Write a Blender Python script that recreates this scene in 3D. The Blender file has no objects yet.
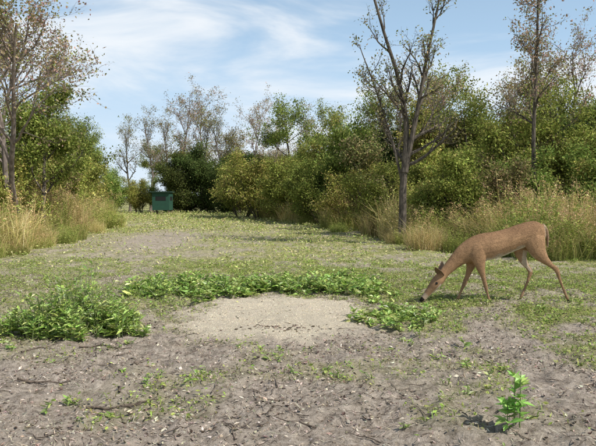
import bpy, math, numpy as np, bmesh
from mathutils import Vector
R = np.random.default_rng
sc = bpy.context.scene
sc.view_settings.view_transform = 'Standard'
sc.view_settings.look = 'None'
sc.view_settings.exposure = 0

# ------------------------------------------------------------ noise
def vnoise(x, y, seed=0):
    xi = np.floor(x).astype(np.int64); yi = np.floor(y).astype(np.int64)
    fx = x-xi; fy = y-yi
    fx = fx*fx*(3-2*fx); fy = fy*fy*(3-2*fy)
    def h(a, b):
        n = (a*374761393 + b*668265263 + seed*974711) & 0x7fffffff
        n = ((n ^ (n >> 13))*1274126177) & 0x7fffffff
        n = (n ^ (n >> 16)) & 0xffff
        return n/65535.0
    return (h(xi, yi)*(1-fx)+h(xi+1, yi)*fx)*(1-fy)+(h(xi, yi+1)*(1-fx)+h(xi+1, yi+1)*fx)*fy
def fbm(x, y, s=0, o=3):
    t = 0; a = .5; n = 0
    for i in range(o):
        t = t+a*vnoise(x*2**i+7.3*i, y*2**i+3.1*i, s+i); n += a; a *= .5
    return t/n
def sstep(a, b, x):
    t = np.clip((x-a)/(b-a), 0, 1); return t*t*(3-2*t)
def sandmask(x, y):
    d = np.sqrt(((x+.19)/1.06)**2+((y-6.12)/1.2)**2)+(fbm(x*3, y*3, 11)-.5)*.4+(fbm(x*14, y*14, 12, 2)-.5)*.3
    return 1-sstep(.76, 1.08, d)
def height(x, y):
    near = 1-sstep(9, 16, np.hypot(x, y-4))
    z = (fbm(x*.25, y*.25, 3)-.5)*.16*sstep(2, 12, np.hypot(x, y-5))
    z = z+(fbm(x*2.2, y*2.2, 5)-.5)*.06
    s = sandmask(x, y)
    z = z+near*(1-.75*s)*((fbm(x*8, y*8, 6)-.5)*.07+(fbm(x*24, y*24, 9, 2)-.5)*.035)
    return z+s*.02
def greenmask(x, y):
    n = fbm(x*1.1, y*1.1, 21); n2 = fbm(x*3.5, y*3.5, 25); n3 = fbm(x*.45, y*.3, 29)
    g = sstep(4.9, 7.2, y+(n-.5)*4)
    right = sstep(.4, 1.8, x)*.75
    left = sstep(-1.2, -2.4, x)*sstep(4.2, 5.2, y)*.8
    g = np.maximum(g, np.maximum(right, left)*sstep(.36, .56, n))
    g = np.maximum(g, .35*sstep(.46, .6, n))
    tr = np.exp(-(((x+3.9-(y-17)*-.12)/1.2)**2+((y-17)/4.5)**2))
    tr2 = np.exp(-(((x-1.9)/1.8)**2+((y-11.5)/1.0)**2))
    g = g*(1-.85*np.clip(tr*1.4, 0, 1))*(1-.4*tr2)*(.25+.75*sstep(.34, .57, n2))*(.6+.4*sstep(.36, .56, n3))
    return np.clip(g*(1-sandmask(x, y)), 0, 1)

# ------------------------------------------------------------ materials
def newmat(name):
    m = bpy.data.materials.new(name); m.use_nodes = True
    nt = m.node_tree; b = nt.nodes['Principled BSDF']
    return m, nt, b
def N(nt, t, **k):
    n = nt.nodes.new(t)
    for a, v in k.items(): setattr(n, a, v)
    return n
def foliage(name, trans=.32, varh=.03, gloss=.0, v0=.75, v1=1.2):
    m, nt, b = newmat(name); nt.nodes.remove(b)
    at = N(nt, 'ShaderNodeAttribute', attribute_name='Col')
    oi = N(nt, 'ShaderNodeObjectInfo')
    hs = N(nt, 'ShaderNodeHueSaturation'); hs.inputs['Saturation'].default_value = .95
    mh = N(nt, 'ShaderNodeMapRange'); mh.inputs['To Min'].default_value = .5-varh; mh.inputs['To Max'].default_value = .5+varh*.3
    mv = N(nt, 'ShaderNodeMath', operation='MULTIPLY'); mv.inputs[1].default_value = 7.13
    fr = N(nt, 'ShaderNodeMath', operation='FRACT')
    m2 = N(nt, 'ShaderNodeMapRange'); m2.inputs['To Min'].default_value = v0; m2.inputs['To Max'].default_value = v1
    L = nt.links.new
    L(oi.outputs['Random'], mh.inputs['Value']); L(oi.outputs['Random'], mv.inputs[0]); L(mv.outputs[0], fr.inputs[0]); L(fr.outputs[0], m2.inputs['Value'])
    L(mh.outputs[0], hs.inputs['Hue']); L(m2.outputs[0], hs.inputs['Value']); L(at.outputs['Color'], hs.inputs['Color'])
    df = N(nt, 'ShaderNodeBsdfDiffuse'); L(hs.outputs[0], df.inputs['Color'])
    last = df
    if trans > 0:
        tr = N(nt, 'ShaderNodeBsdfTranslucent'); mx = N(nt, 'ShaderNodeMixShader'); mx.inputs[0].default_value = trans
        L(hs.outputs[0], tr.inputs['Color']); L(df.outputs[0], mx.inputs[1]); L(tr.outputs[0], mx.inputs[2]); last = mx
    if gloss > 0:
        gl = N(nt, 'ShaderNodeBsdfGlossy'); gl.inputs['Roughness'].default_value = .45
        g2 = N(nt, 'ShaderNodeMixShader'); g2.inputs[0].default_value = gloss; L(last.outputs[0], g2.inputs[1]); L(gl.outputs[0], g2.inputs[2]); last = g2
    L(last.outputs[0], nt.nodes['Material Output'].inputs['Surface'])
    return m
M_leaf = foliage('leaf_foliage', .3, .03, 0, .9, 1.35)
M_weed = foliage('weed_foliage', .3, 0, .06, 1.05, 1.15)
M_blade = foliage('grass_blades', .22, .015, 0, .95, 1.3)
M_litter = foliage('dry_litter', 0, 0, 0, 1, 1.02)
def bark(name, c1, c2, sc_=14):
    m, nt, b = newmat(name); L = nt.links.new
    tc = N(nt, 'ShaderNodeTexCoord'); mp = N(nt, 'ShaderNodeMapping'); mp.inputs['Scale'].default_value = (1, 1, .25)
    n = N(nt, 'ShaderNodeTexNoise'); n.inputs['Scale'].default_value = sc_; n.inputs['Detail'].default_value = 5
    cr = N(nt, 'ShaderNodeValToRGB'); cr.color_ramp.elements[0].position = .35; cr.color_ramp.elements[1].position = .65
    cr.color_ramp.elements[0].color = (*c1, 1); cr.color_ramp.elements[1].color = (*c2, 1)
    bp = N(nt, 'ShaderNodeBump'); bp.inputs['Strength'].default_value = .8; bp.inputs['Distance'].default_value = .02
    L(tc.outputs['Object'], mp.inputs[0]); L(mp.outputs[0], n.inputs['Vector']); L(n.outputs[0], cr.inputs[0]); L(cr.outputs[0], b.inputs['Base Color'])
    L(n.outputs[0], bp.inputs['Height']); L(bp.outputs[0], b.inputs['Normal']); b.inputs['Roughness'].default_value = .9
    return m
M_bark = bark('bark', (.035, .028, .02), (.14, .115, .09), 22)
M_barkp = bark('pale_bark', (.12, .095, .08), (.27, .22, .19))
M_twig = bark('dead_wood', (.06, .045, .03), (.17, .13, .1), 40)

# ------------------------------------------------------------ mesh builders
def build(name, V, Q, mats, mi=None, col=None, smooth=False):
    me = bpy.data.meshes.new(name)
    V = np.asarray(V, np.float32); Q = np.asarray(Q, np.int32)
    me.vertices.add(len(V)); me.vertices.foreach_set('co', V.ravel())
    me.loops.add(Q.size); me.loops.foreach_set('vertex_index', Q.ravel())
    me.polygons.add(len(Q)); me.polygons.foreach_set('loop_start', np.arange(0, Q.size, Q.shape[1], dtype=np.int32))
    for m in mats: me.materials.append(m)
    if mi is not None: me.polygons.foreach_set('material_index', np.asarray(mi, np.int32))
    if col is not None:
        a = me.color_attributes.new('Col', 'FLOAT_COLOR', 'POINT')
        c = np.ones((len(V), 4), np.float32); c[:, :3] = col; a.data.foreach_set('color', c.ravel())
    me.update(calc_edges=True); me.validate()
    me.polygons.foreach_set('use_smooth', np.full(len(me.polygons), smooth))
    return me
def obj(name, me, loc=(0, 0, 0), rot=0, s=1, parent=None):
    o = bpy.data.objects.new(name, me); sc.collection.objects.link(o)
    o.location = loc; o.rotation_euler = (0, 0, rot)
    o.scale = (s, s, s) if np.isscalar(s) else s
    if parent: o.parent = parent
    return o
def empty(name, loc=(0, 0, 0)):
    return obj(name, None, loc)
def norm(a): return a/np.maximum(np.linalg.norm(a, axis=-1, keepdims=True), 1e-9)

class Acc:
    def __init__(s): s.V = []; s.Q = []; s.M = []; s.C = []; s.n = 0
    def add(s, V, Q, m, C):
        s.V.append(V); s.Q.append(Q+s.n); s.n += len(V); s.M.append(np.full(len(Q), m)); s.C.append(np.broadcast_to(C, (len(V), 3)))
    def mesh(s, name, mats, smooth=False):
        return build(name, np.vstack(s.V), np.vstack(s.Q), mats, np.concatenate(s.M), np.vstack(s.C), smooth)
def tube(acc, P, r, k=5, m=0, C=(.15, .12, .1)):
    P = np.asarray(P, float); r = np.asarray(r, float); n = len(P)
    T = norm(np.gradient(P, axis=0)); up = np.array([.31, .2, .93]) if abs(T[0] @ np.array([.31, .2, .93])) < .9 else np.array([1., 0, 0])
    A = norm(np.cross(T, up)); B = np.cross(T, A)
    th = np.arange(k)*2*np.pi/k
    V = P[:, None]+r[:, None, None]*(A[:, None]*np.cos(th)[None, :, None]+B[:, None]*np.sin(th)[None, :, None])
    i = np.arange(n-1)[:, None]*k; j = np.arange(k)[None]; j2 = (j+1) % k
    Q = np.stack([i+j, i+j2, i+k+j2, i+k+j], -1).reshape(-1, 4)
    acc.add(V.reshape(-1, 3), Q, m, C)
def leaves(acc, P, D, U, L, W, m, C, fold=.25, droop=0.):
    n = len(P); D = norm(D); S = norm(np.cross(D, U)); Nn = np.cross(S, D)
    L = np.broadcast_to(L, (n,))[:, None]; W = np.broadcast_to(W, (n,))[:, None]
    a = P; t = P+D*L-Nn*L*droop
    mid = P+D*L*.5-Nn*W*fold
    r = P+D*L*.45+S*W*.5; l = P+D*L*.45-S*W*.5
    V = np.stack([a, r, t, l, mid], 1).reshape(-1, 3)
    b = np.arange(n)[:, None]*5
    Q = np.concatenate([b+np.array([[0, 1, 2, 4]]), b+np.array([[0, 4, 2, 3]])])
    acc.add(V, Q, m, np.repeat(C, 5, 0))
def leaves1(acc, P, D, U, L, W, m, C):
    n = len(P); D = norm(D); S = norm(np.cross(D, U))
    L = np.broadcast_to(L, (n,))[:, None]; W = np.broadcast_to(W, (n,))[:, None]
    V = np.stack([P, P+D*L*.45+S*W*.5, P+D*L, P+D*L*.5-S*W*.5], 1).reshape(-1, 3)
    acc.add(V, np.arange(n*4).reshape(-1, 4), m, np.repeat(C, 4, 0))
def blades(acc, P, H, W, lean, rng, m, C0, C1, bend=.5):
    n = len(P); a = rng.uniform(0, 2*np.pi, n)
    d = np.stack([np.cos(a), np.sin(a), np.zeros(n)], 1); b = rng.uniform(0, 2*np.pi, n)
    s = np.stack([np.cos(b), np.sin(b), np.zeros(n)], 1)*np.broadcast_to(W, (n,))[:, None]*.5
    H = np.broadcast_to(H, (n,))[:, None]; le = np.broadcast_to(lean, (n,))[:, None]
    z = np.array([[0, 0, 1.]])
    p1 = P+z*H*.55+d*H*le*.35; p2 = P+z*H*(1-.3*le)+d*H*le*(1+bend*.3)
    V = np.stack([P-s, P+s, p1+s*.8, p1-s*.8, p2+s*.12, p2-s*.12], 1).reshape(-1, 3)
    i = np.arange(n)[:, None]*6
    Q = np.concatenate([i+np.array([[0, 1, 2, 3]]), i+np.array([[3, 2, 4, 5]])])
    Cm = (C0+C1)/2
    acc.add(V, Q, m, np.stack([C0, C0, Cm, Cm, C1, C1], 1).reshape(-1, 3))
def mixcol(rng, n, cols, jit=.18):
    cols = np.array(cols); c = cols[rng.integers(0, len(cols), n)]
    return np.clip(c*(1+rng.normal(0, jit, (n, 1)))*(1+rng.normal(0, .06, (n, 3))), .005, 1)

G_mid = [(.18, .25, .05), (.23, .29, .06), (.14, .2, .035), (.28, .32, .08)]
G_yel = [(.27, .30, .06), (.33, .33, .08), (.21, .26, .05), (.37, .33, .10)]
G_olv = [(.23, .23, .08), (.30, .26, .11), (.18, .21, .06), (.32, .25, .13)]
G_drk = [(.08, .12, .03), (.11, .145, .04), (.06, .095, .025)]
G_red = [(.34, .24, .17), (.28, .24, .13), (.4, .27, .2), (.24, .25, .1)]

def tree(name, seed, H, r0, nch, ratio, ang, stems=1, t0=(.3, .25, .15), nleaf=30, lsize=.1, pal=G_mid, spread=.16, wob=.16, trop=.08, flare=.25, paths=None, mats=None, drop=0., top=1.):
    rng = R(seed); acc = Acc(); tips = []
    mx = len(nch)
    def grow(p, d, L, r, lev, P=None):
        n = 9 if lev == 0 else (6 if lev < mx else 4)
        if P is None:
            pts = [np.array(p)]; d = np.array(d)
            for i in range(n):
                d = norm(d+rng.normal(0, wob*(1 if lev else .5), 3)+np.array([0, 0, trop])); pts.append(pts[-1]+d*L/n)
            P = np.array(pts)
        n = len(P)-1
        rr = r*(1-np.linspace(0, 1, n+1)*(.75 if lev < mx else .6))
        if lev == 0: rr[0] *= 1.35
        tube(acc, P, rr, 8 if lev == 0 else (5 if lev == 1 else 3), 0)
        if lev < mx:
            for k in range(nch[lev]):
                t = rng.uniform(t0[lev], 1.)**.9; f = t*n; i = min(int(f), n-1); q = P[i]+(P[i+1]-P[i])*(f-i); dd = norm(P[i+1]-P[i])
                perp = norm(np.cross(dd, rng.normal(0, 1, 3))); a = math.radians(rng.normal(ang[lev], 9))
                cd = dd*math.cos(a)+perp*math.sin(a)
                cl = L*ratio[lev]*rng.uniform(.7, 1.2)*(1.15-.65*t if lev == 0 else 1)
                grow(q, cd, cl, max(rr[i]*.6, .004), lev+1)
        if lev >= mx-1 and rng.random() > drop:
            for i in range(1, n+1): tips.append((P[i], lev))
    if paths:
        for (P, r) in paths:
            P = np.array(P, float); t = np.linspace(0, len(P)-1, 3*len(P)); i = np.minimum(t.astype(int), len(P)-2); f = (t-i)[:, None]
            PP = P[i]*(1-f)+P[i+1]*f; PP[2:-1] += rng.normal(0, .014, PP[2:-1].shape)
            for _ in range(2): PP[1:-1] = (PP[:-2]+2*PP[1:-1]+PP[2:])/4
            grow(None, None, np.linalg.norm(P[-1]-P[0])*.8, r, 0, PP)
    else:
        for s in range(stems):
            a = rng.uniform(0, 6.28); rad = flare*(stems > 1)
            grow([math.cos(a)*rad*.6, math.sin(a)*rad*.6, -.1], norm(np.array([math.cos(a)*rad*rng.uniform(.5, 2.2), math.sin(a)*rad*rng.uniform(.5, 2.2), 1])), H*rng.uniform(.8, 1.), r0, 0)
    tp = np.array([t[0] for t in tips])
    n = int(nleaf*len(tp)/4)
    wgt = rng.gamma(.9, 1, len(tp)); wgt *= np.where(tp[:, 2] > H*.8, top, 1); wgt /= wgt.sum()
    c = tp[rng.choice(len(tp), n, p=wgt)]+rng.normal(0, spread, (n, 3))*np.array([1, 1, .7])
    c = c[c[:, 2] > .05]; n = len(c)
    D = rng.normal(0, 1, (n, 3))+np.array([0, 0, -.25]); U = rng.normal(0, .6, (n, 3))+np.array([0, 0, 1])
    cl = fbm(c[:, 0]*1.6+c[:, 2], c[:, 1]*1.6+c[:, 2]*.8, seed)[:, None]
    C = mixcol(rng, n, pal)*(.5+1.0*cl)
    leaves1(acc, c, D, U, lsize*rng.uniform(.6, 1.3, n), lsize*.6*rng.uniform(.7, 1.3, n), 1, C)
    return acc.mesh(name, mats or [M_bark, M_leaf])

T = [tree('leafy_tree_a', 1, 5.6, .10, (13, 7, 5), (.45, .45, .45), (50, 45, 45), nleaf=17, lsize=.105, pal=G_mid, top=.35),
     tree('leafy_tree_b', 2, 5.2, .08, (12, 7, 5), (.5, .45, .45), (55, 45, 45), stems=1, t0=(.15, .2, .1), nleaf=19, lsize=.105, pal=G_yel, top=.4),
     tree('leafy_tree_c', 3, 5.8, .09, (9, 6, 4), (.42, .45, .5), (45, 45, 45), stems=2, nleaf=16, lsize=.10, pal=G_olv, top=.35),
     tree('leafy_tree_d', 4, 5.4, .09, (12, 6, 5), (.5, .5, .45), (60, 50, 45), t0=(.1, .2, .1), nleaf=21, lsize=.105, pal=G_mid, top=.4)]
S = [tree('shrub_a', 11, 2.6, .03, (7, 6), (.45, .5), (40, 45), stems=7, t0=(.1, .1), nleaf=52, lsize=.085, pal=G_mid, flare=.4, spread=.14),
     tree('shrub_b', 12, 2.4, .03, (7, 6), (.5, .5), (45, 45), stems=7, t0=(.08, .1), nleaf=54, lsize=.085, pal=G_yel, flare=.45, spread=.14),
     tree('shrub_c', 13, 2.8, .03, (7, 6), (.45, .5), (40, 45), stems=6, t0=(.1, .1), nleaf=46, lsize=.085, pal=G_olv, flare=.4, spread=.14)]
B = [tree('sparse_tree_a', 21, 7, .09, (14, 7, 4), (.42, .42, .45), (42, 40, 40), nleaf=3.5, lsize=.09, pal=G_olv, spread=.1, t0=(.35, .2, .1), mats=[M_barkp, M_leaf]),
     tree('sparse_tree_b', 22, 7.2, .08, (15, 7, 4), (.4, .42, .45), (40, 40, 40), nleaf=5, lsize=.09, pal=G_red, spread=.1, t0=(.3, .2, .1), mats=[M_barkp, M_leaf])]
Cd = tree('dark_evergreen', 31, 4.6, .08, (24, 8), (.40, .42), (60, 50), stems=3, t0=(.04, .1), nleaf=62, lsize=.11, pal=G_drk, flare=.7, spread=.19)

# ------------------------------------------------------------ ground
nu = 720
u = np.linspace(-1, 1, nu); xs = 6*u+694*u**7; ys = 5.2+8*u+692*u**7
X, Y = np.meshgrid(xs, ys); X = X.ravel(); Y = Y.ravel(); Z = height(X, Y)
i = np.arange(nu-1)[:, None]*nu+np.arange(nu-1)[None]; i = i.ravel()
gm = greenmask(X, Y); sm = sandmask(X, Y)
mg, nt, b = newmat('ground_soil'); L = nt.links.new
at = N(nt, 'ShaderNodeAttribute', attribute_name='Col'); sep = N(nt, 'ShaderNodeSeparateColor'); L(at.outputs['Color'], sep.inputs[0])
geo = N(nt, 'ShaderNodeNewGeometry')
def noise(scale, det=4, rough=.6):
    n = N(nt, 'ShaderNodeTexNoise'); n.inputs['Scale'].default_value = scale; n.inputs['Detail'].default_value = det; n.inputs['Roughness'].default_value = rough
    L(geo.outputs['Position'], n.inputs['Vector']); return n
def ramp(src, stops):
    r = N(nt, 'ShaderNodeValToRGB'); e = r.color_ramp.elements
    while len(e) < len(stops): e.new(.5)
    for k, (p, c) in enumerate(stops): e[k].position = p; e[k].color = (*c, 1)
    L(src, r.inputs[0]); return r
def mix(f, a, bb):
    m = N(nt, 'ShaderNodeMix', data_type='RGBA'); L(f, m.inputs[0]); L(a, m.inputs[6]); L(bb, m.inputs[7]); return m
n1 = noise(28, 6, .8); n2 = noise(2.3, 4); n3 = noise(140, 3, .7); n4 = noise(9, 6, .75)
dirt = ramp(n1.outputs[0], [(.38, (.13, .105, .085)), (.49, (.43, .36, .295)), (.6, (.68, .59, .5))])
dirt2 = ramp(n4.outputs[0], [(.38, (.17, .135, .105)), (.5, (.42, .355, .28)), (.64, (.62, .535, .43))])
d = mix(n2.outputs[0], dirt.outputs[0], dirt2.outputs[0])
gr = ramp(n4.outputs[0], [(.36, (.17, .18, .06)), (.5, (.34, .34, .13)), (.64, (.52, .47, .26))])
sa = ramp(n3.outputs[0], [(.3, (.5, .42, .3)), (.5, (.7, .61, .46)), (.7, (.82, .74, .58))])
sf = N(nt, 'ShaderNodeMapRange'); L(n4.outputs[0], sf.inputs['Value']); sf.inputs['From Min'].default_value = .5; sf.inputs['From Max'].default_value = .7; sf.inputs['To Max'].default_value = .5
sa2 = mix(sf.outputs[0], sa.outputs[0], d.outputs[2])
m1 = mix(sep.outputs[0], d.outputs[2], gr.outputs[0]); m2 = mix(sep.outputs[1], m1.outputs[2], sa2.outputs[2])
L(m2.outputs[2], b.inputs['Base Color']); b.inputs['Roughness'].default_value = .95; b.inputs['Specular IOR Level'].default_value = .1
bp = N(nt, 'ShaderNodeBump'); bp.inputs['Strength'].default_value = 1; bp.inputs['Distance'].default_value = .035
L(n1.outputs[0], bp.inputs['Height']); L(bp.outputs[0], b.inputs['Normal'])
col = np.stack([np.clip(gm*1.1+sstep(20, 60, np.hypot(X, Y))*.6, 0, 1), sm, 0*gm], 1)
obj('ground', build('ground', np.stack([X, Y, Z], 1), np.stack([i, i+1, i+nu+1, i+nu], 1), [mg], None, col, True))

# ------------------------------------------------------------ ground cover
def scatter(rng, n, x0, x1, y0, y1, f):
    x = rng.uniform(x0, x1, n); y = rng.uniform(y0, y1, n); k = rng.random(n) < f(x, y); x = x[k]; y = y[k]
    return np.stack([x, y, height(x, y)-.004], 1)
rng = R(5); acc = Acc()
Gg = [(.28, .35, .08), (.36, .40, .12), (.2, .28, .055), (.46, .43, .2)]
P = scatter(rng, 150000, -5.5, 6.5, 2.2, 10.5, lambda x, y: greenmask(x, y)**1.3)
n = len(P); C = mixcol(rng, n, Gg, .2)
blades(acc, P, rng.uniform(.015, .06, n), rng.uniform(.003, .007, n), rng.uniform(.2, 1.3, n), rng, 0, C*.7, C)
P = scatter(rng, 250000, -5.5, 6.5, 2.2, 11.5, lambda x, y: greenmask(x, y)**1.1*sstep(.32, .57, fbm(x*5, y*5, 40)))
n = len(P); P[:, 2] += rng.uniform(.003, .05, n)
leaves(acc, P, rng.normal(0, 1, (n, 3))*np.array([1, 1, .35]), rng.normal(0, .35, (n, 3))+np.array([0, 0, 1]), rng.uniform(.014, .04, n), rng.uniform(.009, .022, n), 0,
       mixcol(rng, n, Gg[:3]+[(.26, .36, .07)], .25))
P = scatter(rng, 300000, -13, 13, 10, 45, lambda x, y: greenmask(x, y)*np.clip(1.3-(y-10)/40, .35, 1)*(.4+.6*sstep(.38, .6, fbm(x*2.2, y*1.6, 44))))
n = len(P); k = 1+(P[:, 1]-10)/25; P[:, 2] += rng.uniform(0, .09, n)*sstep(.35, .65, fbm(P[:, 0]*2.2, P[:, 1]*1.6, 44))*k
leaves1(acc, P, rng.normal(0, 1, (n, 3))*np.array([1, 1, .5]), rng.normal(0, .45, (n, 3))+np.array([0, 0, 1]), rng.uniform(.03, .07, n)*k, rng.uniform(.012, .03, n)*k, 0, mixcol(rng, n, Gg+[(.5, .45, .22)], .25))
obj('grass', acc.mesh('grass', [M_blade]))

acc = Acc()
P = scatter(rng, 130000, -4.5, 5, 2.2, 9.5, lambda x, y: (1-.92*sandmask(x, y))*(.15+.85*sstep(.38, .62, fbm(x*2.5, y*2.5, 60))))
n = len(P); P[:, 2] += rng.uniform(.001, .01, n)
ll = np.minimum(rng.gamma(3, .006, n)+.004, .036)
leaves(acc, P, rng.normal(0, 1, (n, 3))*np.array([1, 1, .35]), rng.normal(0, .4, (n, 3))+np.array([0, 0, 1]), ll, ll*rng.uniform(.25, .7, n), 0,
       mixcol(rng, n, [(.48, .4, .31), (.34, .27, .2), (.62, .54, .43), (.13, .10, .075), (.42, .36, .29), (.2, .155, .12)], .22), fold=.4)
P = scatter(rng, 50000, -4.5, 5, 2.2, 10, lambda x, y: (1-.9*sandmask(x, y)))
n = len(P); C = mixcol(rng, n, [(.58, .5, .38), (.34, .27, .2), (.12, .09, .065)], .2)
P[:, 2] += .006
leaves1(acc, P, rng.normal(0, 1, (n, 3))*np.array([1, 1, .12]), np.tile([[0., 0, 1]], (n, 1)), rng.uniform(.02, .1, n), .0032, 0, C)
obj('leaf_litter', acc.mesh('leaf_litter', [M_litter]))

def octa(acc, P, s, C, rng, flat=.7):
    n = len(P)
    cube = np.array([[-1, -1, -1], [1, -1, -1], [1, 1, -1], [-1, 1, -1], [-1, -1, 1], [1, -1, 1], [1, 1, 1], [-1, 1, 1]], float)*.6
    V = cube[None]*(1+rng.normal(0, .3, (n, 8, 3)))*np.array([1, 1, flat])
    a = rng.uniform(0, 6.28, n); c, s_ = np.cos(a), np.sin(a)
    x = V[..., 0]*c[:, None]-V[..., 1]*s_[:, None]; y = V[..., 0]*s_[:, None]+V[..., 1]*c[:, None]
    V = np.stack([x, y, V[..., 2]], -1)*s[:, None, None]+P[:, None]
    F = np.array([[0, 3, 2, 1], [4, 5, 6, 7], [0, 1, 5, 4], [1, 2, 6, 5], [2, 3, 7, 6], [3, 0, 4, 7]])
    acc.add(V.reshape(-1, 3), (np.arange(n)[:, None, None]*8+F[None]).reshape(-1, 4), 0, np.repeat(C, 8, 0))
acc = Acc()
P = scatter(rng, 42000, -4.5, 5, 2.2, 9, lambda x, y: (1-.92*sandmask(x, y))*sstep(.35, .6, fbm(x*3, y*3, 70)))
n = len(P); octa(acc, P, np.minimum(rng.gamma(2., .0028, n)+.002, .011), mixcol(rng, n, [(.4, .33, .27), (.28, .23, .18), (.46, .39, .32)], .2), rng, .8)
obj('soil_clods', acc.mesh('soil_clods', [M_litter]))
acc = Acc()
P = scatter(rng, 30000, -1.6, 1.2, 4.5, 7.7, lambda x, y: sandmask(x, y)**2*.8*sstep(.25, .55, fbm(x*6, y*6, 71)))
n = len(P); P[:, 2] += .003; octa(acc, P, rng.uniform(.003, .006, n), mixcol(rng, n, [(.78, .68, .48), (.66, .56, .4), (.8, .73, .58), (.46, .37, .25)], .12), rng)
obj('corn_pile', acc.mesh('corn_pile', [M_litter]))
acc = Acc(); n = 110
P = np.stack([rng.normal(-.12, .2, n), rng.normal(5.45, .07, n), np.zeros(n)], 1); P[:, 2] = height(P[:, 0], P[:, 1])+.001
octa(acc, P, np.minimum(rng.gamma(2, .0045, n)+.003, .02), mixcol(rng, n, [(.11, .085, .06), (.2, .155, .12)], .2), rng, .5)
obj('dung_scraps', acc.mesh('dung_scraps', [M_litter]))
# sticks
acc = Acc()
def stick(x, y, a, l, r):
    t = np.linspace(0, 1, 6); px = x+np.cos(a)*l*(t-.5)+rng.normal(0, .03*l, 6); py = y+np.sin(a)*l*(t-.5)+rng.normal(0, .03*l, 6)
    tube(acc, np.stack([px, py, height(px, py)+r*1.2+rng.uniform(0, .01)], 1), np.linspace(r, r*.45, 6), 5)
for k in range(300):
    y = rng.uniform(2.4, 8); x = rng.uniform(-.55, .6)*y
    if sandmask(np.array([x]), np.array([y]))[0] > .3 and rng.random() < .8: continue
    stick(x, y, rng.uniform(0, 3.14), rng.uniform(.05, .2), rng.uniform(.0015, .004))
for (x, y, a, l, r) in [(-1.62, 3.85, .12, .36, .008), (-1.05, 3.42, .25, .3, .008), (-1.1, 3.7, 1.9, .14, .008), (.0, 3.15, 2.6, .25, .006), (-1.5, 4.75, .1, .4, .008), (-2.0, 4.7, .9, .3, .008), (-.9, 3.5, .6, .2, .007)]:
    stick(x, y, a, l, r)
obj('fallen_twigs', acc.mesh('fallen_twigs', [M_twig], True))

# ------------------------------------------------------------ broad-leaved weeds
def weed(acc, rng, x, y, h, nst, ll, pal, spread=.5, nl=14, wr=.42):
    z0 = height(np.array([x]), np.array([y]))[0]
    for s in range(nst):
        a = rng.uniform(0, 6.28); le = rng.uniform(.0, spread); hh = h*rng.uniform(.6, 1.05)
        t = np.linspace(0, 1, 6)[:, None]; d = np.array([[math.cos(a), math.sin(a), 0]])
        P = np.array([[x, y, z0]])+d*(.03+hh*le*t**1.3)+np.array([[0, 0, 1]])*hh*t*(1-.25*le*t)
        tube(acc, P, np.linspace(.004, .0018, 6), 4, 0, (.2, .25, .09))
        n = nl; tt = rng.uniform(.12, 1, n); f = tt*5; i = np.minimum(f.astype(int), 4); q = P[i]+(P[i+1]-P[i])*(f-i)[:, None]
        b = np.arange(n)*2.4+rng.uniform(0, 6.28); D = np.stack([np.cos(b), np.sin(b), rng.uniform(-.2, .8, n)+tt*.4], 1)
        C = mixcol(rng, n, pal, .25)
        L_ = ll*rng.uniform(.5, 1.25, n)*(1.1-.5*tt)
        leaves(acc, q, D, np.tile([[0., 0, 1]], (n, 1))+rng.normal(0, .35, (n, 3)), L_, L_*wr, 0, C, .3, .22)
Gw = [(.28, .42, .07), (.36, .47, .1), (.19, .31, .05), (.44, .5, .14)]
acc = Acc(); rng = R(77)
for k in range(430):
    x = rng.uniform(-2.1, 1.2); y = 7.9+rng.normal(0, .42)-.16*abs(x+.4)+.2*math.sin(x*3)
    if y < 6.3+1.1*math.sqrt(max(0, 1-((x+.19)/1.0)**2)): continue
    q = fbm(np.array([x*2.4]), np.array([y*2.4]), 90)[0]
    if q < .43 and rng.random() < .85: continue
    weed(acc, rng, x, y, rng.uniform(.04, .22)*(.6+q), 3, rng.uniform(.06, .11), Gw, .9, 8, .6)
obj('broadleaf_weeds', acc.mesh('broadleaf_weeds', [M_weed]))
acc = Acc()
for k in range(100):
    a = rng.uniform(0, 6.28); r = rng.random()**.6; x = -1.95+.64*r*math.cos(a)+rng.normal(0, .06); y = 5.4+.45*r*math.sin(a)
    weed(acc, rng, x, y, .62*(1.1-.8*r)*rng.uniform(.4, 1.15), 4, rng.uniform(.06, .11), Gw, .6, 12, .36)
obj('leafy_weed_clump', acc.mesh('leafy_weed_clump', [M_weed]))
acc = Acc()
for k in range(34):
    x = rng.normal(1.0, .22); y = rng.normal(5.85, .25)
    weed(acc, rng, x, y, rng.uniform(.04, .15), 3, .08, Gw, .9, 9, .5)
for k in range(340):
    x = rng.uniform(-3.4, 3.6); y = rng.uniform(2.8, 8.5)
    if sandmask(np.array([x]), np.array([y]))[0] > .1 or (greenmask(np.array([x]), np.array([y]))[0] < .12 and rng.random() < .7): continue
    weed(acc, rng, x, y, rng.uniform(.02, .09), 2, rng.uniform(.03, .055), Gw, 1., 6, .55)
obj('low_weeds', acc.mesh('low_weeds', [M_weed]))
acc = Acc()
for (x, y, h) in [(1.12, 3.12, .38), (1.14, 3.1, .3), (1.10, 3.08, .2)]:
    weed(acc, rng, x, y, h, 1, .095, [(.22, .44, .06), (.28, .5, .09), (.34, .52, .11)], .08, 20, .5)
obj('seedling_plant', acc.mesh('seedling_plant', [M_weed]))

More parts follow.
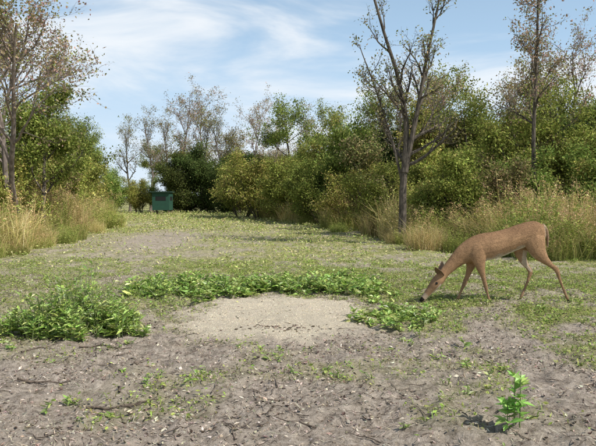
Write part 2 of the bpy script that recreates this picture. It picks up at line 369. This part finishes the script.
# ------------------------------------------------------------ tall grass patches
def patch(name, seed, h, pal0, pal1, nb=850, ns=50, plume=None, rad=.8):
    rng = R(seed); acc = Acc(); a = rng.uniform(0, 6.28, nb); r = rad*np.sqrt(rng.random(nb))
    P = np.stack([r*np.cos(a), r*np.sin(a), np.full(nb, -.03)], 1); H = h*rng.uniform(.35, 1.05, nb)
    blades(acc, P, H, rng.uniform(.008, .018, nb), rng.uniform(.05, .9, nb), rng, 0, mixcol(rng, nb, pal0), mixcol(rng, nb, pal1))
    for s in range(ns):
        a_ = rng.uniform(0, 6.28); r_ = rad*math.sqrt(rng.random()); hh = h*rng.uniform(.5, 1.2)
        t = np.linspace(0, 1, 5)[:, None]; d = rng.normal(0, .15, 3); d[2] = 1
        P = np.array([[r_*math.cos(a_), r_*math.sin(a_), 0]])+d[None]*hh*t; tube(acc, P, np.linspace(.006, .003, 5), 3, 0, pal0[0])
        n = 34; tt = rng.uniform(.15, 1, n); q = P[0]+d*hh*tt[:, None]+rng.normal(0, .03, (n, 3)); b = rng.uniform(0, 6.28, n)
        leaves1(acc, q, np.stack([np.cos(b), np.sin(b), rng.uniform(-.3, .8, n)], 1), rng.normal(0, .5, (n, 3))+np.array([0, 0, 1]), rng.uniform(.05, .12, n), rng.uniform(.02, .045, n), 0, mixcol(rng, n, pal0))
        if plume is not None and rng.random() < .7:
            n = 40; q = P[-1]+rng.normal(0, 1, (n, 3))*np.array([.035, .035, .1]); leaves1(acc, q, rng.normal(0, .7, (n, 3))+np.array([0, 0, .7]), rng.normal(0, 1, (n, 3)), .045, .018, 0, mixcol(rng, n, plume))
    return acc.mesh(name, [M_blade])
gold = [(.62, .5, .22), (.68, .56, .29), (.48, .43, .14), (.57, .43, .18)]
grn = [(.26, .31, .07), (.34, .36, .09), (.2, .26, .05)]
W = [patch('tall_grass_a', 1, 1.1, grn, gold+grn, plume=[(.6, .45, .2), (.55, .4, .18)]),
     patch('tall_grass_b', 2, 1.3, grn, gold+grn, plume=[(.5, .3, .18), (.58, .44, .22), (.5, .36, .18)]),
     patch('tall_grass_c', 3, .95, grn, grn+gold[:1], ns=80),
     patch('tall_grass_d', 4, 1.35, gold+grn, gold, nb=950, ns=25)]
rng = R(9)
def hz(x, y): return float(height(np.array([x]), np.array([y]))[0])
LB = [(-7.5, 8.5), (-5.9, 11.3), (-5.9, 13.8), (-6.3, 18), (-7.0, 23), (-9.3, 31), (-12.8, 42)]
RB = [(9.5, 10.0), (5.9, 11.2), (4.2, 12.6), (2.9, 13.9), (2.0, 16.5), (1.2, 21), (.1, 27), (-1.8, 32), (-3.2, 40)]
def along(B_, t):
    t = t*(len(B_)-1); i = min(int(t), len(B_)-2); f = t-i; return B_[i][0]*(1-f)+B_[i+1][0]*f, B_[i][1]*(1-f)+B_[i+1][1]*f
tg = empty('tall_grass')
for BB, sgn, w in ((LB, -1, (0, 0, 1, 3, 2)), (RB, 1, (0, 3, 1, 3, 2))):
    for row in range(5):
        for k in range(24):
            x, y = along(BB, min(max((k+rng.uniform(-.4, .4))/23, 0), 1))
            x += sgn*(row*.75+.3+rng.normal(0, .3)); y += row*.25+rng.normal(0, .35)
            if x > 8 and y > 14.5: continue
            s = rng.uniform(.6, 1.1)*(.5 if row == 0 else 1)
            obj('patch', W[w[rng.integers(0, 5)]], (x, y, hz(x, y)-.02), rng.uniform(0, 6.28), (s, s, s*rng.uniform(.75, 1.2)), tg)
# ------------------------------------------------------------ thickets and trees
def inst(par, me, x, y, s, name='plant'):
    obj(name, me, (x, y, hz(x, y)-.03), rng.uniform(0, 6.28), (s, s, s*rng.uniform(.92, 1.08)), par)
sh = empty('shrub_thicket')
for (x, y, k, s) in [(-9.1, 14.8, 1, .95), (-10, 13.2, 0, 1.0), (-8.3, 16.8, 1, .85), (-9.6, 18.2, 0, 1.1), (-8.6, 19.6, 1, .85), (-9.2, 21, 2, .95), (-9.4, 23.5, 1, 1.0), (-11, 22, 0, 1.2), (-10.6, 27, 0, 1.1), (-12.1, 31, 1, 1.2), (-13.8, 36, 0, 1.2), (-15, 42, 1, 1.3), (-11.4, 15.5, 2, 1.2), (-12, 12, 1, 1.1), (-14, 46.5, 0, 1.1), (-12.4, 48, 1, 1.), (-10.8, 48, 0, .9),
                     (-1.9, 33.8, 1, 1.35), (-.9, 32, 1, 1.25), (.1, 30, 0, 1.1), (1.2, 26, 0, .95), (2, 22.5, 1, .85), (2.8, 19, 0, .8), (3.4, 17.8, 1, .7), (4.5, 17, 0, .9), (5.6, 16.5, 2, .8), (6.8, 16, 0, .9), (8, 15.4, 1, .9), (9.4, 15.2, 0, 1.), (11, 14.5, 1, 1.1), (-3.3, 36, 0, 1.2), (5, 19, 1, 1.1), (7.2, 18.5, 0, 1.15), (3.8, 22, 2, 1.2), (9.4, 18, 2, 1.2), (-3.6, 42, 1, 1.4), (2.4, 28, 0, 1.4)]:
    inst(sh, S[k], x, y, s)
de = empty('dark_evergreen_thicket')
for (x, y, s) in [(-7.6, 47, 1.05), (-6.0, 48, 1.2), (-4.8, 46.5, 1.0), (9.9, 20.5, .85), (12, 22, .95), (4.9, 27, 1.0)]:
    inst(de, Cd, x, y, s)
tl = empty('background_trees')
for (x, y, k, s) in [(-.2, 35, 0, 1.0), (1.3, 32, 1, 1.0), (2.6, 30, 3, 1.0), (3.4, 26, 0, .95), (5, 25.5, 3, 1.0), (4.7, 22, 1, .85), (6.8, 22.5, 1, .9), (8.6, 22, 3, .95), (10.4, 24, 2, 1.05), (12, 19.5, 1, .9), (7.2, 28, 0, 1.1), (8.2, 19, 0, .75), (12.8, 26, 3, 1.1), (12.8, 17, 3, .8), (5.9, 20.5, 0, .75), (10.6, 20, 0, .85),
                     (-11.4, 26, 1, .75), (-12.6, 31, 0, .9), (-14, 36, 2, 1.0), (-13.6, 22, 3, .8), (-12.4, 17.5, 0, .75), (-15.5, 19, 3, 1.), (-16.5, 40, 1, 1.1), (-10.6, 20.2, 0, .7)]:
    inst(tl, T[k], x, y, s)
for k in range(26):
    x = -34+k*2.7+rng.normal(0, .6); y = 53+rng.uniform(-1, 8)
    if -16 < x < -10.5: continue
    inst(tl, T[rng.integers(0, 4)], x, y, rng.uniform(1.0, 1.4))
for k in range(26):
    x = -60+k*4.8+rng.normal(0, 1.); y = 68+rng.uniform(-3, 10); inst(tl, T[rng.integers(0, 4)], x, y, rng.uniform(1.1, 1.6))
for k in range(12):
    inst(tl, T[rng.integers(0, 4)], rng.uniform(-30, -18), rng.uniform(12, 50), rng.uniform(.9, 1.25))
    inst(tl, T[rng.integers(0, 4)], rng.uniform(15, 32), rng.uniform(15, 50), rng.uniform(.9, 1.25))
for (x, y, k, s) in [(-12.3, 51, 0, 1.25), (-10.2, 52, 1, 1.3), (-8.0, 51, 0, 1.35), (-6.2, 50, 0, 1.2), (-4.2, 49, 1, 1.15), (-2.2, 42, 1, .9), (-14.3, 52, 0, 1.2), (5.9, 24, 1, .9), (9, 23.5, 0, 1.0), (11, 25, 1, 1.1), (.6, 38, 0, 1.0), (-11.4, 22, 0, .75), (3.8, 24, 0, .9), (7.6, 21, 0, .85), (-9, 60, 1, 1.5), (-13, 62, 0, 1.5)]:
    inst(tl, B[k], x, y, s)
# individual trees
me = tree('forked_tree', 41, 6.5, .13, (15, 7, 4), (.28, .42, .45), (42, 40, 40), nleaf=1.5, lsize=.07, pal=G_olv, spread=.1, t0=(.3, .2, .1),
    paths=[([(0, 0, -.1), (.03, 0, .8), (.02, .02, 1.6), (.1, 0, 2.5), (.12, .05, 3.2), (-.08, .1, 4.2), (-.42, .1, 5.2), (-.85, .1, 6.6)], .11),
           ([(.06, 0, 1.8), (.26, -.05, 2.8), (.40, -.1, 3.6), (.55, -.1, 4.5), (.8, -.1, 5.6), (1.0, -.1, 6.9)], .075),
           ([(.02, 0, 1.5), (-.18, .1, 2.4), (-.42, .1, 3.2), (-.8, .1, 4.3), (-1.1, 0, 5.0)], .04)], mats=[M_bark, M_leaf])
obj('bare_forked_tree', me, (2.65, 15.6, hz(2.65, 15.6)))
me = tree('slender_tree', 42, 6.8, .09, (20, 6, 4), (.25, .42, .45), (42, 40, 40), nleaf=5, lsize=.075, pal=G_red, spread=.1, t0=(.36, .2, .1),
    paths=[([(0, 0, -.1), (.02, 0, 1.5), (-.03, 0, 3), (.03, 0, 4.5), (.02, 0, 6), (.1, 0, 7.4)], .075)], mats=[M_bark, M_leaf])
obj('slender_tree', me, (6.2, 16.1, 0))
me = tree('sparse_left', 43, 6.4, .10, (12, 7, 5), (.42, .45, .45), (40, 42, 40), stems=2, nleaf=6, lsize=.085, pal=G_olv+G_red, spread=.12, t0=(.3, .2, .1), mats=[M_barkp, M_leaf])
obj('deciduous_tree', me, (-7.6, 16.4, 0), 1.0, .95)
obj('deciduous_tree.001', me, (-9.6, 18.5, 0), 3.6, 1.1)
me = tree('leafy_left', 44, 3.9, .07, (12, 6, 5), (.36, .45, .45), (45, 45, 45), nleaf=28, lsize=.09, pal=G_mid, t0=(.3, .2, .1))
obj('leafy_tree', me, (-7.2, 17.2, 0), .4, 1.)

# ------------------------------------------------------------ hunting blind
def plainmat(name, c, rough=.7):
    m, nt, b = newmat(name); n = N(nt, 'ShaderNodeTexNoise'); n.inputs['Scale'].default_value = 6
    r = N(nt, 'ShaderNodeValToRGB'); r.color_ramp.elements[0].color = (*[v*.75 for v in c], 1); r.color_ramp.elements[1].color = (*[min(1, v*1.25) for v in c], 1)
    tc = N(nt, 'ShaderNodeTexCoord'); nt.links.new(tc.outputs['Object'], n.inputs['Vector'])
    nt.links.new(n.outputs[0], r.inputs[0]); nt.links.new(r.outputs[0], b.inputs['Base Color']); b.inputs['Roughness'].default_value = rough; return m
Mg = plainmat('green_paint', (.014, .065, .042)); Mk = plainmat('dark_opening', (.006, .006, .006)); Mr = plainmat('roof_panel', (.02, .055, .04)); Mw = plainmat('timber', (.14, .1, .07))
hb = empty('hunting_blind', (-9.3, 42, hz(-9.3, 42)))
def box(name, x0, x1, y0, y1, z0, z1, m, par):
    V = [(x, y, z) for z in (z0, z1) for (x, y) in ((x0, y0), (x1, y0), (x1, y1), (x0, y1))]
    me = build(name, V, [[0, 3, 2, 1], [4, 5, 6, 7], [0, 1, 5, 4], [1, 2, 6, 5], [2, 3, 7, 6], [3, 0, 4, 7]], [m])
    return obj(name, me, parent=par)
box('cabin', -.58, .58, -.6, .6, .3, 1.5, Mg, hb)
box('window_front', -.35, .35, -.61, -.59, .95, 1.22, Mk, hb); box('window_side', .57, .59, -.35, .35, .95, 1.22, Mk, hb); box('door', -.59, -.57, -.3, .3, .35, 1.4, Mr, hb)
box('roof', -.68, .68, -.73, .73, 1.51, 1.57, Mr, hb)
for k, (x, y) in enumerate([(-.52, -.54), (.52, -.54), (-.52, .54), (.52, .54)]): box('leg_%d' % (k+1), x-.04, x+.04, y-.04, y+.04, -.1, .3, Mw, hb)

# ------------------------------------------------------------ deer
K = .0113
def pt(px, py, w=0): return np.array([(px-498)*K, w*K, (303-py)*K])
def loft(rows, k=20):
    rows = np.array(rows, float)
    tt = np.linspace(0, len(rows)-1, (len(rows)-1)*5+1)
    def cr(a):
        a = np.concatenate([[2*a[0]-a[1]], a, [2*a[-1]-a[-2]]]); i = np.minimum(tt.astype(int), len(rows)-2); f = tt-i
        p0, p1, p2, p3 = a[i], a[i+1], a[i+2], a[i+3]
        return .5*(2*p1+(p2-p0)*f+(2*p0-5*p1+4*p2-p3)*f*f+(3*p1-p0-3*p2+p3)*f**3)
    c = np.stack([cr(rows[:, j]) for j in range(5)], 1)
    P = np.stack([(c[:, 0]-498)*K, c[:, 2]*K, (303-c[:, 1])*K], 1)
    Tn = norm(np.gradient(P, axis=0)); A = norm(np.cross(Tn, np.array([0, 1., 0]))); Bv = norm(np.cross(A, Tn))
    th = np.arange(k)*2*np.pi/k
    V = P[:, None]+(c[:, 3]*K)[:, None, None]*Bv[:, None]*np.cos(th)[None, :, None]+(c[:, 4]*K)[:, None, None]*A[:, None]*np.sin(th)[None, :, None]
    n = len(P); V = V.reshape(-1, 3); V = np.vstack([V, P[:1], P[-1:]])
    F = []
    for a in range(n-1):
        for j in range(k): F.append((a*k+j, a*k+(j+1) % k, (a+1)*k+(j+1) % k, (a+1)*k+j))
    for j in range(k): F.append((n*k, (j+1) % k, j)); F.append((n*k+1, (n-1)*k+j, (n-1)*k+(j+1) % k))
    return V, F
parts = []
parts.append(loft([(546, 231, 0, 2.5, 4), (543.5, 231.5, 0, 6.5, 8), (536, 232, 0, 9, 12), (524, 234.5, 0, 9.4, 12), (510, 239.5, 0, 9.8, 12.3), (496, 244, 0, 10.2, 13.4), (483, 246.5, 0, 9.6, 14), (472, 250, 0, 7.8, 12.8), (463, 254, 0, 5.6, 9.8), (455.5, 260, 0, 4.3, 7.2), (448, 267.5, 0, 3.5, 5.6), (442.5, 273.5, 0, 3.3, 5.0), (438.5, 278.5, 0, 4.2, 5.7), (434, 284, 0, 4.4, 5.4), (429.8, 289.3, 0, 3.2, 4.1), (425.5, 294.5, 0, 2.5, 3.1), (422, 298.7, 0, 2.4, 2.6), (420, 301, 0, 1.7, 1.7)]))
parts.append(loft([(480, 240, -4.2, 3.0, 5), (477.5, 247, -5.2, 4.2, 8.4), (476.5, 255, -5.6, 4.0, 8.2), (478.5, 264.5, -5.9, 2.9, 5), (481.5, 275, -6.0, 1.8, 2.5), (484, 284, -6.1, 1.7, 2.1), (486, 292, -6, 1.0, 1.15), (488, 298.5, -6, 1.25, 1.45), (489, 300.5, -6, 1.1, 1.25), (489.5, 302.7, -6, 1.4, 2.0)], 14))
parts.append(loft([(476, 240, 4.2, 3.0, 5), (474, 247, 5.2, 4.2, 8.4), (473, 255, 5.6, 4.0, 8.2), (473, 264.5, 5.9, 2.9, 5), (470, 275, 6.0, 1.8, 2.5), (466.5, 284, 6.1, 1.7, 2.1), (463, 292, 6, 1.0, 1.15), (460.5, 298.5, 6, 1.25, 1.45), (459.5, 300.5, 6, 1.1, 1.25), (458.5, 302.7, 6, 1.4, 2.0)], 14))
parts.append(loft([(533, 230, -3.8, 4.5, 8.5), (533.5, 239, -5.2, 5, 11), (537, 249.5, -5.9, 4.2, 8.6), (543.5, 258, -6.2, 2.9, 4.8), (551, 264.5, -6.2, 1.6, 2.4), (556.5, 269, -6.2, 1.5, 2.5), (559.5, 277, -6.1, 1.1, 1.6), (563, 286, -6, 1.0, 1.2), (567.5, 296.5, -6, 1.25, 1.5), (569.5, 300, -6, 1.1, 1.3), (570, 302.7, -6, 1.4, 2.0)], 14))
parts.append(loft([(531, 232, 3.8, 4.5, 9), (528, 241, 5.2, 5, 10), (524.5, 250.5, 5.9, 4.2, 7.2), (527, 260, 6.2, 2.7, 4.2), (532, 267.5, 6.2, 1.6, 2.4), (535, 272.5, 6.2, 1.5, 2.4), (533, 280, 6.1, 1.1, 1.5), (530, 288, 6, 1.0, 1.2), (526.5, 296.5, 6, 1.25, 1.5), (525, 300, 6, 1.1, 1.3), (523.5, 302.7, 6, 1.4, 2.0)], 14))
parts.append(loft([(543, 224, 0, 2, 2.5), (547, 228, 0, 2.5, 2.0), (549, 235, 0, 2.3, 1.6), (549.5, 243, 0, 1.5, 1.0), (549.3, 247, 0, .6, .5)], 10))
VV = []; FF = []; o_ = 0
for V, F in parts:
    VV.append(V); FF += [tuple(q+o_ for q in f) for f in F]; o_ += len(V)
me = bpy.data.meshes.new('body_raw'); me.from_pydata(np.vstack(VV).tolist(), [], FF)
bm = bmesh.new(); bm.from_mesh(me); bmesh.ops.recalc_face_normals(bm, faces=bm.faces); bm.to_mesh(me); bm.free()
raw = obj('raw', me)
md = raw.modifiers.new('r', 'REMESH'); md.mode = 'VOXEL'; md.voxel_size = .0055
ms = raw.modifiers.new('s', 'SMOOTH'); ms.iterations = 6; ms.factor = .5
dg = bpy.context.evaluated_depsgraph_get(); body = bpy.data.meshes.new_from_object(raw.evaluated_get(dg)); bpy.data.objects.remove(raw)
nv = len(body.vertices); co = np.zeros(nv*3, np.float32); body.vertices.foreach_get('co', co); co = co.reshape(-1, 3)
nn = np.zeros(nv*3, np.float32); body.vertex_normals.foreach_get('vector', nn); nn = nn.reshape(-1, 3)
body.polygons.foreach_set('use_smooth', np.ones(len(body.polygons), bool))
px = co[:, 0]/K+498; py = 303-co[:, 2]/K; side = co[:, 1]/K
def deercol(px, py, side, nz):
    c = np.tile([[.34, .205, .11]], (len(px), 1))
    nse = fbm(px*.25, py*.25+side*.2, 5)[:, None]; ns2 = fbm(px*.9, py*1.6+side, 8)[:, None]
    c = c*(.65+.45*nse+.3*ns2)
    def mixc(m, col):
        nonlocal c; m = np.clip(m, 0, 1)[:, None]; c = c*(1-m)+np.array([col])*m
    back = 223+(540-px)*.16
    mixc(sstep(10, 0, py-back)*.5*(px > 455), (.19, .105, .055))
    mixc(sstep(245, 262, py)*(px > 490)*(px < 530)*.35, (.42, .29, .19))
    mixc(sstep(272, 292, py)*(px > 455)*.5, (.25, .16, .1))
    mixc(sstep(-.45, -.95, nz+.25*(nse[:, 0]-.5))*(px > 484)*(px < 534)*(py < 268)*(py > 243), (.72, .66, .57))
    mixc(sstep(543, 547, px)*sstep(254, 248, py)*.7, (.6, .5, .38))
    mixc(((px > 546.5)*(py < 247)*(nz > -.2)).astype(float)*.7, (.22, .12, .06))
    mixc((np.abs(side) < 5)*(px > 525)*(py > 250)*(py < 272)*.6, (.6, .52, .42))
    dx = px-438; dy = py-279; al = (-dx*.65+dy*.76); ac = dx*.76+dy*.65
    hd = (px < 442)
    mixc(hd*sstep(-3, 3, al)*.45, (.17, .11, .07))
    mixc(hd*(al > 2)*sstep(2.2, 4, ac)*.7, (.6, .52, .42))
    mixc(hd*(al > 18)*sstep(18, 20, al)*.5, (.45, .38, .3))
    mixc(hd*(al > 24)*(ac < 1.8), (.02, .016, .013))
    mixc(sstep(298.8, 299.8, py)*(px > 450), (.03, .024, .02))
    return np.clip(c, .01, 1)
dc = deercol(px, py, side, nn[:, 2])
a = body.color_attributes.new('Col', 'FLOAT_COLOR', 'POINT'); c4 = np.ones((nv, 4), np.float32); c4[:, :3] = dc; a.data.foreach_set('color', c4.ravel())
mf, nt, b = newmat('deer_fur'); L = nt.links.new
at = N(nt, 'ShaderNodeAttribute', attribute_name='Col'); tc = N(nt, 'ShaderNodeTexCoord'); mp = N(nt, 'ShaderNodeMapping'); mp.inputs['Scale'].default_value = (60, 200, 160)
n = N(nt, 'ShaderNodeTexNoise'); n.inputs['Scale'].default_value = 1.; n.inputs['Detail'].default_value = 3; L(tc.outputs['Object'], mp.inputs[0]); L(mp.outputs[0], n.inputs['Vector'])
mr = N(nt, 'ShaderNodeMapRange'); mr.inputs['To Min'].default_value = .6; mr.inputs['To Max'].default_value = 1.4; L(n.outputs[0], mr.inputs['Value'])
mm = N(nt, 'ShaderNodeVectorMath', operation='SCALE'); L(at.outputs['Color'], mm.inputs[0]); L(mr.outputs[0], mm.inputs['Scale']); L(mm.outputs[0], b.inputs['Base Color'])
b.inputs['Roughness'].default_value = .8; b.inputs['Specular IOR Level'].default_value = .12
bp = N(nt, 'ShaderNodeBump'); bp.inputs['Strength'].default_value = .5; bp.inputs['Distance'].default_value = .006; L(n.outputs[0], bp.inputs['Height']); L(bp.outputs[0], b.inputs['Normal'])
body.materials.clear(); body.materials.append(mf)
dx_, dy_ = (498-298)/611*6.95, 6.95
deer = empty('white_tailed_deer', (dx_, dy_, hz(dx_, dy_)-.012)); deer.rotation_euler = (0, 0, math.radians(3))
obj('body', body, parent=deer)
rng = R(3); idx = rng.integers(0, nv, 45000); idx = idx[(py[idx] < 292)]
p = co[idx]; nm = nn[idx]; n = len(idx)
flow = np.tile([[1., 0, -.35]], (n, 1)); flow[(py[idx] > 262) & (px[idx] > 450)] = (0.1, 0, -1)
flow[px[idx] < 462] = (.7, 0, .7)
D = norm(flow-nm*np.sum(flow*nm, 1, keepdims=True))+nm*.16+rng.normal(0, .1, (n, 3))
acc = Acc(); hl = np.where(px[idx] < 443, .005, .012)*rng.uniform(.7, 1.2, n)
leaves1(acc, p, D, nm+rng.normal(0, .2, (n, 3)), hl, .0024, 0, dc[idx]*rng.uniform(.65, 1.35, (n, 1)))
obj('fur', acc.mesh('fur', [M_litter]), parent=deer)
def ear(name, base, tip, w, up):
    base = np.array(base); tip = np.array(tip); d = tip-base; s = norm(np.cross(d, up)); nr = norm(np.cross(s, d)); acc = Acc()
    nu_, nv_ = 9, 7; V = []
    for i in range(nu_):
        t = i/(nu_-1); ww = w*(math.sin(math.pi*min(1, .13+t*.87)**.8))**.8 if t < 1 else 0.0005
        for j in range(nv_):
            q = (j/(nv_-1)-.5)*2; V.append(base+d*t+s*ww*q-nr*ww*.7*(1-q*q)*(1-.5*t))
    V = np.array(V); Q = np.array([[i*nv_+j, i*nv_+j+1, (i+1)*nv_+j+1, (i+1)*nv_+j] for i in range(nu_-1) for j in range(nv_-1)])
    c = np.tile([[.22, .15, .1]], (len(V), 1)); acc.add(V, Q, 0, c); m = acc.mesh(name, [mf], True); o = obj(name, m, parent=deer)
    so = o.modifiers.new('solid', 'SOLIDIFY'); so.thickness = .004
ear('ear_near', pt(440.5, 275, -2.5), pt(431, 265, -12), .042, np.array([-.5, -.6, -.3]))
ear('ear_far', pt(440.5, 274, 2.5), pt(444, 261, 9), .040, np.array([-.6, -.6, .1]))
def ball(name, p, r, m, s=(1, 1, 1)):
    bm = bmesh.new(); bmesh.ops.create_uvsphere(bm, u_segments=16, v_segments=10, radius=r); q = bpy.data.meshes.new(name); bm.to_mesh(q); bm.free(); q.materials.append(m)
    o = obj(name, q, tuple(p), parent=deer); o.scale = s
Me, _, be = newmat('eye'); be.inputs['Base Color'].default_value = (.01, .008, .006, 1); be.inputs['Roughness'].default_value = .08
ball('eye_near', pt(435, 282.0, -3.8), .0155, Me); ball('eye_far', pt(435, 282.0, 3.8), .0155, Me)

# ------------------------------------------------------------ light, sky, camera
el = math.radians(48); sd = norm(np.array([.88, -.47, 0])); rot = math.atan2(sd[0], sd[1])
sv = Vector((sd[0]*math.cos(el), sd[1]*math.cos(el), math.sin(el)))
w = bpy.data.worlds.new('World'); sc.world = w; w.use_nodes = True; nt = w.node_tree; L = nt.links.new
bg = nt.nodes['Background']; bg.inputs['Strength'].default_value = .1
sk = N(nt, 'ShaderNodeTexSky', sky_type='NISHITA'); sk.sun_disc = False; sk.sun_elevation = el; sk.sun_rotation = rot; sk.air_density = 1.0; sk.dust_density = 1.0
tc = N(nt, 'ShaderNodeTexCoord'); sx = N(nt, 'ShaderNodeSeparateXYZ'); L(tc.outputs['Generated'], sx.inputs[0])
def wr(src, a, b_, c, d_):
    m = N(nt, 'ShaderNodeMapRange', interpolation_type='SMOOTHSTEP'); L(src, m.inputs['Value'])
    for k_, v in zip(('From Min', 'From Max', 'To Min', 'To Max'), (a, b_, c, d_)): m.inputs[k_].default_value = v
    return m
haze = wr(sx.outputs['Z'], .05, .65, .98, .1)
h1 = N(nt, 'ShaderNodeMix', data_type='RGBA'); L(haze.outputs[0], h1.inputs[0]); L(sk.outputs[0], h1.inputs[6]); h1.inputs[7].default_value = (4.9, 7.1, 9.5, 1)
low = wr(sx.outputs['Z'], -.02, .26, .85, 0)
h2 = N(nt, 'ShaderNodeMix', data_type='RGBA'); L(low.outputs[0], h2.inputs[0]); L(h1.outputs[2], h2.inputs[6]); h2.inputs[7].default_value = (7.9, 9.0, 9.9, 1)
mp = N(nt, 'ShaderNodeMapping'); mp.inputs['Scale'].default_value = (1.2, 1.2, 4.5); mp.inputs['Rotation'].default_value = (0, .2, .4)
n = N(nt, 'ShaderNodeTexNoise'); n.inputs['Scale'].default_value = 2.2; n.inputs['Detail'].default_value = 7; n.inputs['Roughness'].default_value = .55; n.inputs['Distortion'].default_value = .5
L(tc.outputs['Generated'], mp.inputs[0]); L(mp.outputs[0], n.inputs['Vector'])
cl = wr(n.outputs[0], .4, .68, 0, .9); cf = wr(sx.outputs['Z'], .3, .7, 1, .25)
mu = N(nt, 'ShaderNodeMath', operation='MULTIPLY'); L(cl.outputs[0], mu.inputs[0]); L(cf.outputs[0], mu.inputs[1])
h3 = N(nt, 'ShaderNodeMix', data_type='RGBA'); L(mu.outputs[0], h3.inputs[0]); L(h2.outputs[2], h3.inputs[6]); h3.inputs[7].default_value = (9.6, 9.9, 10.2, 1)
L(h3.outputs[2], bg.inputs['Color'])
ld = bpy.data.lights.new('sun', 'SUN'); ld.energy = 5; ld.angle = math.radians(.5); ld.color = (1, .955, .88)
lo = bpy.data.objects.new('sun', ld); sc.collection.objects.link(lo); lo.rotation_euler = sv.to_track_quat('Z', 'Y').to_euler()
cd = bpy.data.cameras.new('camera'); cd.lens = 36.9; cd.sensor_width = 36; cd.clip_start = .05; cd.clip_end = 3000
co_ = bpy.data.objects.new('camera', cd); sc.collection.objects.link(co_); co_.location = (0, 0, 1.2); co_.rotation_euler = (math.radians(90-2.44), 0, 0)
sc.camera = co_
